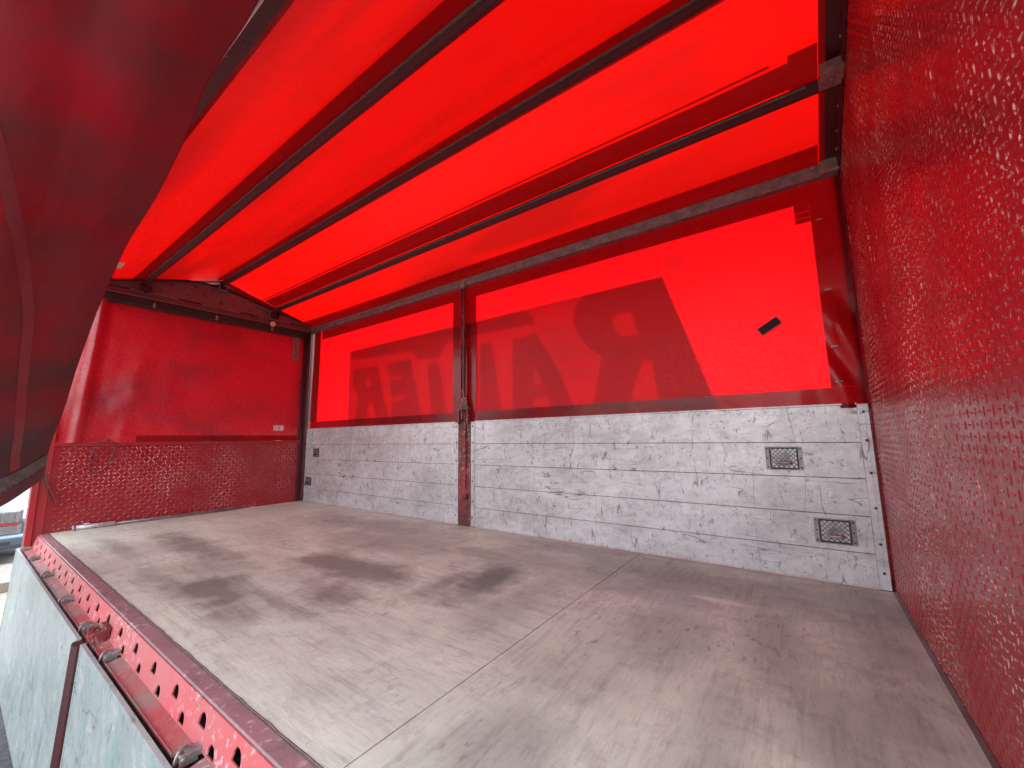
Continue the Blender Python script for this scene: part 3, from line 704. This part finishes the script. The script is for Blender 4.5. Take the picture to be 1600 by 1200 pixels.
bm_box(bm, -.070, -.048, -.035, .01, .985, 1.13); bm_box(bm, .048, .070, -.035, .01, .985, 1.13); bm_box(bm, -.070, .070, -.020, .01, 1.131, 1.15); bm_box(bm, -.030, -.012, -.03, .01, 1.03, 1.13)
obj('hinge_bracket', bm, m_rust, ST, bevel=.003)
bm = bmesh.new()
A_ = [(-.022, 2.45), (.022, 2.45), (.022, 1.30), (.052, 1.20), (.060, 1.151), (-.030, 1.151), (-.022, 1.25)]
prism(bm, A_, 'y', -.028, -.014); bm_box(bm, -.022, -.016, -.042, -.029, 1.25, 2.45); bm_box(bm, .016, .022, -.042, -.029, 1.25, 2.45)
obj('upper_post', bm, m_rust, ST, bevel=.002)
bm = bmesh.new(); bm_box(bm, -.035, .035, -.055, -.012, 2.40, 2.475); obj('top_catch', bm, m_steel, ST, bevel=.003)

# ------------------------------------------------------------------ curtain in the left end wall
BC = thing('bulkhead_curtain', 'dull red tarpaulin filling the window of the left end wall, creased at its left side', 'tarpaulin', (-.02, 1.1, .85))
def bcf(u, v):
    y = -.035+u*(2.285+.035); z = .846+v*(2.395-.846)
    x = .0 + .012*mnoise.noise(Vector((y*2.5, z*1.5, 4)))+.006*mnoise.noise(Vector((y*7, z*5, 1)))
    # the loose left edge curls into a soft fold
    k = max(0, 1-abs(y-.085-.05*(z-.85))/.10); x += .075*k*k*(3-2*k)
    k = max(0, 1-abs(y-.42-.12*(z-.85))/.16); x += .010*k
    x -= .020*max(0, 1-(y+.035)/.06)
    return (x, y-1.1, z-.85)
bm = bmesh.new(); sheet(bm, bcf, 110, 60); obj('cloth', bm, m_bulkc, BC)
bm = bmesh.new()
def bh2(u, v):
    p = bcf((.55+u*1.72+.035)/2.32, v*.047); return (p[0]+.006, p[1], p[2])
sheet(bm, bh2, 50, 3); obj('hem', bm, m_hem2, BC)
bm = bmesh.new(); bm_box(bm, .014, .017, 1.945-1.1, 2.075-1.1, .985-.85, 1.055-.85); obj('paper_label', bm, m_white, BC)
bm = bmesh.new(); bm_box(bm, .0175, .0183, 1.962-1.1, 1.968-1.1, 1.000-.85, 1.040-.85); bm_box(bm, .0175, .0183, 1.9685-1.1, 1.985-1.1, 1.000-.85, 1.006-.85); bm_box(bm, .0175, .0183, 2.0-1.1, 2.03-1.1, 1.034-.85, 1.040-.85); bm_box(bm, .0175, .0183, 2.0-1.1, 2.006-1.1, 1.018-.85, 1.0335-.85); bm_box(bm, .0175, .0183, 2.0065-1.1, 2.028-1.1, 1.018-.85, 1.023-.85); bm_box(bm, .0175, .0183, 2.023-1.1, 2.028-1.1, 1.000-.85, 1.0175-.85); bm_box(bm, .0175, .0183, 2.0-1.1, 2.0225-1.1, 1.000-.85, 1.005-.85)
obj('label_print', bm, m_dark, BC)

# rope loop hanging on the sill
pts = smoothpts([(.034, .30, .862), (.036, .25, .84), (.020, .222, .72), (.016, .215, .60), (.018, .235, .55), (.020, .29, .575), (.018, .355, .65), (.016, .392, .77), (.030, .375, .845), (.036, .33, .868), (.034, .30, .862)], 5)[:-1]
bm = bmesh.new(); tube(bm, [(p.x, p.y-.3, p.z-.86) for p in pts], .0042, 6, True)
cyl(bm, (.036, -.012, .0), (0, 1, .2), .009, .05, 8)
tag(obj('rope_loop', bm, m_rope, loc=(0, .3, .86)), 'thin grimy rope loop hanging from the sill of the left end wall', 'rope')
bm = bmesh.new(); tube(bm, smoothpts([(.035, -.075, .56), (.034, -.075, .48), (.038, -.05, .40), (.034, -.03, .33), (.036, -.028, .29)], 4), .0045, 6)
tube(bm, smoothpts([(.035, -.065, .56), (.042, -.05, .47), (.046, -.015, .385), (.044, .01, .32), (.040, .02, .285), (.036, .018, .275)], 4), .0055, 6)
tag(obj('cord', bm, m_rope), 'dark cord dangling down the left end of the tread plate wall', 'cord')
# aluminium tube lying along the foot of the left wall
PO = thing('load_bar', 'long grey load bar lying on the floor along the left end wall', 'load bar', (.05, .2, .02))
bm = bmesh.new(); tube(bm, [(-.004, .12, 0), (.005, .6, .0), (.02, 1.35, -.002)], .014, 10); obj('inner_tube', bm, m_rail, PO)
bm = bmesh.new(); tube(bm, [(-.006, -.03, .004), (0, .25, .004)], .023, 12); cyl(bm, (-.006, -.04, .004), (0, -1, 0), .026, .012, 12); bm_box(bm, -.01, .02, .02, .06, .028, .04); obj('outer_sleeve', bm, m_alu, PO)

# ------------------------------------------------------------------ lowered boards hanging outside
def hang_board(x0, x1, label):
    t_ = thing('drop_side_board', label, 'side board', ((x0+x1)/2, -.165, -.10), 'lowered aluminium side boards')
    c = (x0+x1)/2; a, b = x0-c, x1-c
    bm = bmesh.new()
    for k in range(5):
        z1 = -.002-k*.196; z0 = z1-.196
        bm_box(bm, a+.02, b-.02, -.014, 0, z0, z1)
    obj('plank_panel', bm, m_aluh, t_)
    for sx, ex in ((a, a+.0185), (b-.0185, b)):
        bm = bmesh.new(); bm_box(bm, sx, ex, -.017, .002, -.985, 0); obj('end_trim', bm, m_aluh, t_, bevel=.002)
    # lean out a little at the foot
    t_.rotation_euler = (R(-2.0), 0, 0)
    return t_
hang_board(.0, 2.935, 'pale bleached side board hanging down outside, left of the narrow red gap')
hang_board(3.035, 6.19, 'pale bleached side board hanging down outside, right of the narrow red gap')
bm = bmesh.new(); prism(bm, [(-.045, -.01), (-.045, .018), (-.020, .030), (-.008, .026), (-.004, .006), (.004, .006), (.008, .026), (.020, .030), (.045, .018), (.045, -.01)], 'z', -.95, 0)
o = obj('gap_channel', bm, m_maroon, loc=(2.985, -.172, -.11)); o.rotation_euler = (R(2), 0, math.pi)
tag(o, 'narrow dark red channel standing between the two hanging side boards', 'channel')

# ------------------------------------------------------------------ opened curtain in the foreground
edge = smoothpts([(4.85, -.14, 2.47), (4.66, -.16, 2.40), (4.482, -.17, 2.348), (4.357, -.17, 2.325), (4.032, -.17, 2.305), (3.861, -.17, 2.20), (3.682, -.17, 2.11), (3.342, -.17, 2.01), (2.916, -.17, 1.94), (2.566, -.17, 1.801), (2.252, -.17, 1.655), (1.809, -.17, 1.358), (1.504, -.17, 1.09), (1.12, -.17, 0.86), (1.0, -.17, 0.704), (0.968, -.17, 0.565)], 5)
OC = thing('opened_curtain', 'large dirty dark red curtain sagging across the upper left of the opening', 'curtain', (2.2, -.17, 2.5))
NE = len(edge)-1
def ocf(u, v, off=0.):
    f = u*NE; i = min(int(f), NE-1); p = edge[i].lerp(edge[i+1], f-i)
    w_ = v*.95
    low = u**1.6
    y = p.y - w_
    z = p.z - low*(.95*min(w_, .9)*(1-.35*min(w_, .9))) - .05*math.sin(min(1, w_*3)*math.pi)*(1-u)
    # long soft folds running down the cloth
    q = p.x*.55+p.z*.8
    fo = .045*math.sin(w_*7.5+q*1.3)*min(1, w_*2.5) + .020*math.sin(w_*17-q*2.1+1)*min(1, w_*2.5)
    fo += .030*(.35-abs(mnoise.noise(Vector((q*1.1+w_*1.5, w_*3.2-q*.7, 7)))))*min(1, w_*4)
    fo += .010*(.35-abs(mnoise.noise(Vector((q*4.1+w_*3.5, w_*7.2-q*2.7, 1)))))*min(1, w_*5)
    fo += .035*mnoise.noise(Vector((p.x*.8, w_*2.4, p.z)))*min(1, w_*4)
    x = p.x + fo*.6 + low*.16*w_
    z -= fo*.8
    if u < .06: z += 0
    return (x-2.2+off*.5, y+.17, z-2.5+off*-.5)
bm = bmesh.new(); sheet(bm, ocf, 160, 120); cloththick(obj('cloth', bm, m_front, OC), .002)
# hem along the lower end with a ragged grey band
bm = bmesh.new()
def band(u, v):
    rag = .010*mnoise.noise(Vector((v*60, 0, 2)))+.006*mnoise.noise(Vector((v*170, 4, 2)))
    return ocf(.905+u*(.042+rag), v, .014)
sheet(bm, band, 3, 200); obj('hem_band', bm, m_hemband, OC)
bm = bmesh.new(); sheet(bm, lambda u, v: ocf(.12+u*.78, .88*math.exp(-(u*.78-.08)*2.6)+v*.045, .006), 80, 3); obj('pale_strip', bm, m_pale, OC)  # slightly paler red strip curving down over the cloth

# ------------------------------------------------------------------ parked car behind
CAR = thing('parked_car', 'pale silver blue car parked nose on behind the truck, seen under the sagging curtain', 'car', (-5.3, -.30, GZ))
CAR.scale = (1, 1, 1.18)
m_car = plain('silver blue paint', (0.05, 0.075, 0.10), .28, .3, .1, 3, .0005)
m_glass = plain('dark car glass', (0.03, 0.035, 0.04), .08, 0, .1)
m_chrome = plain('chrome grille', (0.30, 0.30, 0.30), .25, .8, .5, 40)
m_cred = plain('red grille strip', (0.20, 0.012, 0.02), .4)
m_lamp = plain('headlight lens', (0.35, 0.37, 0.38), .12, 0, .2, 30)
m_tyre = plain('tyre rubber', (0.03, 0.03, 0.03), .8)
def sect(x, hw, zb, zt, zs):     # half width, bottom, top, shoulder height -> closed ring
    pts = []
    for s in (1, -1):
        col = [(0.0, zb), (hw*.80, zb), (hw*.97, zb+.10), (hw, (zb+zs)/2), (hw*.97, zs), (hw*.82, zt-.02), (hw*.4, zt), (0, zt+.01)]
        if s == -1: col = col[::-1][1:-1]
        pts += [(x, s*y, z) for y, z in col]
    return pts
def loft(bm, secs, mi=0):
    rg = [[bm.verts.new(p) for p in s] for s in secs]; n = len(rg[0])
    for a, b in zip(rg[:-1], rg[1:]):
        for k in range(n):
            f = bm.faces.new((a[k], a[(k+1) % n], b[(k+1) % n], b[k])); f.smooth = True; f.material_index = mi
    bm.faces.new(rg[0]); bm.faces.new(rg[-1][::-1])
bm = bmesh.new()
loft(bm, [sect(0.02, .60, .24, .66, .55), sect(-.06, .78, .20, .76, .62), sect(-.25, .86, .19, .88, .72), sect(-.7, .89, .19, .97, .80), sect(-1.2, .90, .19, 1.02, .86), sect(-2.4, .90, .20, 1.0, .88), sect(-3.6, .89, .22, 1.02, .90), sect(-4.15, .84, .26, 1.0, .86), sect(-4.3, .74, .34, .90, .78)])
obj('body', bm, m_car, CAR)
bm = bmesh.new()
loft(bm, [sect(-1.05, .70, .98, 1.01, 1.0), sect(-1.75, .66, .98, 1.40, 1.15), sect(-2.4, .64, .98, 1.46, 1.2), sect(-3.3, .62, .98, 1.40, 1.15), sect(-4.0, .60, .98, 1.02, 1.0)])
obj('greenhouse', bm, m_glass, CAR)
bm = bmesh.new(); loft(bm, [sect(-1.72, .60, 1.39, 1.415, 1.40), sect(-2.4, .60, 1.44, 1.475, 1.45), sect(-3.3, .58, 1.38, 1.415, 1.40)]); obj('roof_skin', bm, m_car, CAR)
bm = bmesh.new(); bm_box(bm, .0, .05, -.52, .52, .56, .72)
for k in range(9): bm_box(bm, .051, .06, -.50, .50, .565+k*.017, .573+k*.017)
for k in range(14): bm_box(bm, .061, .066, -.49+k*.074, -.475+k*.074, .562, .718)
obj('grille', bm, m_chrome, CAR, bevel=.002)
bm = bmesh.new(); bm_box(bm, .051, .072, -.53, .53, .53, .555); obj('grille_strip', bm, m_cred, CAR)
bm = bmesh.new(); bm_box(bm, .0, .055, -.55, .55, .40, .525, 0)
for k in range(5): bm_box(bm, .056, .066, -.53, .53, .41+k*.022, .42+k*.022, 0)
obj('lower_grille', bm, m_chrome, CAR, bevel=.002)
bm = bmesh.new(); prism(bm, [(.10, .20), (.13, .26), (.13, .36), (.09, .395), (-.05, .395), (-.05, .20)], 'y', -.72, .72); o = obj('bumper', bm, m_car, CAR, bevel=.02)
bm = bmesh.new(); bm_box(bm, .125, .134, -.45, .45, .265, .31); obj('air_intake', bm, m_black, CAR)
for s in (1, -1):
    bm = bmesh.new(); prism(bm, [(.0, s*.54), (.03, s*.56), (-.12, s*.80), (-.22, s*.86), (-.26, s*.80), (-.1, s*.6)], 'z', .60, .76); obj('headlight', bm, m_lamp, CAR, bevel=.01)
for x in (-.85, -3.45):
    for s in (1, -1):
        bm = bmesh.new(); cyl(bm, (x, s*.70, .31), (0, s, 0), .31, .20, 28); wh = obj('wheel', bm, m_tyre, CAR, bevel=.02)
        bm = bmesh.new(); cyl(bm, (x, s*.895, .31), (0, s, 0), .20, .012, 20); obj('rim', bm, m_chrome, wh)
# kerb timber on the ground between
bm = bmesh.new(); bm_box(bm, -.09, .09, -1.2, 1.2, 0, .14)
o = obj('timber_beam', bm, plain('weathered timber', (0.14, 0.115, 0.085), .8, 0, .4, 12, .004), loc=(-3.2, -.4, GZ), bevel=.01)
tag(o, 'weathered timber beam lying on the asphalt in front of the parked car', 'beam')
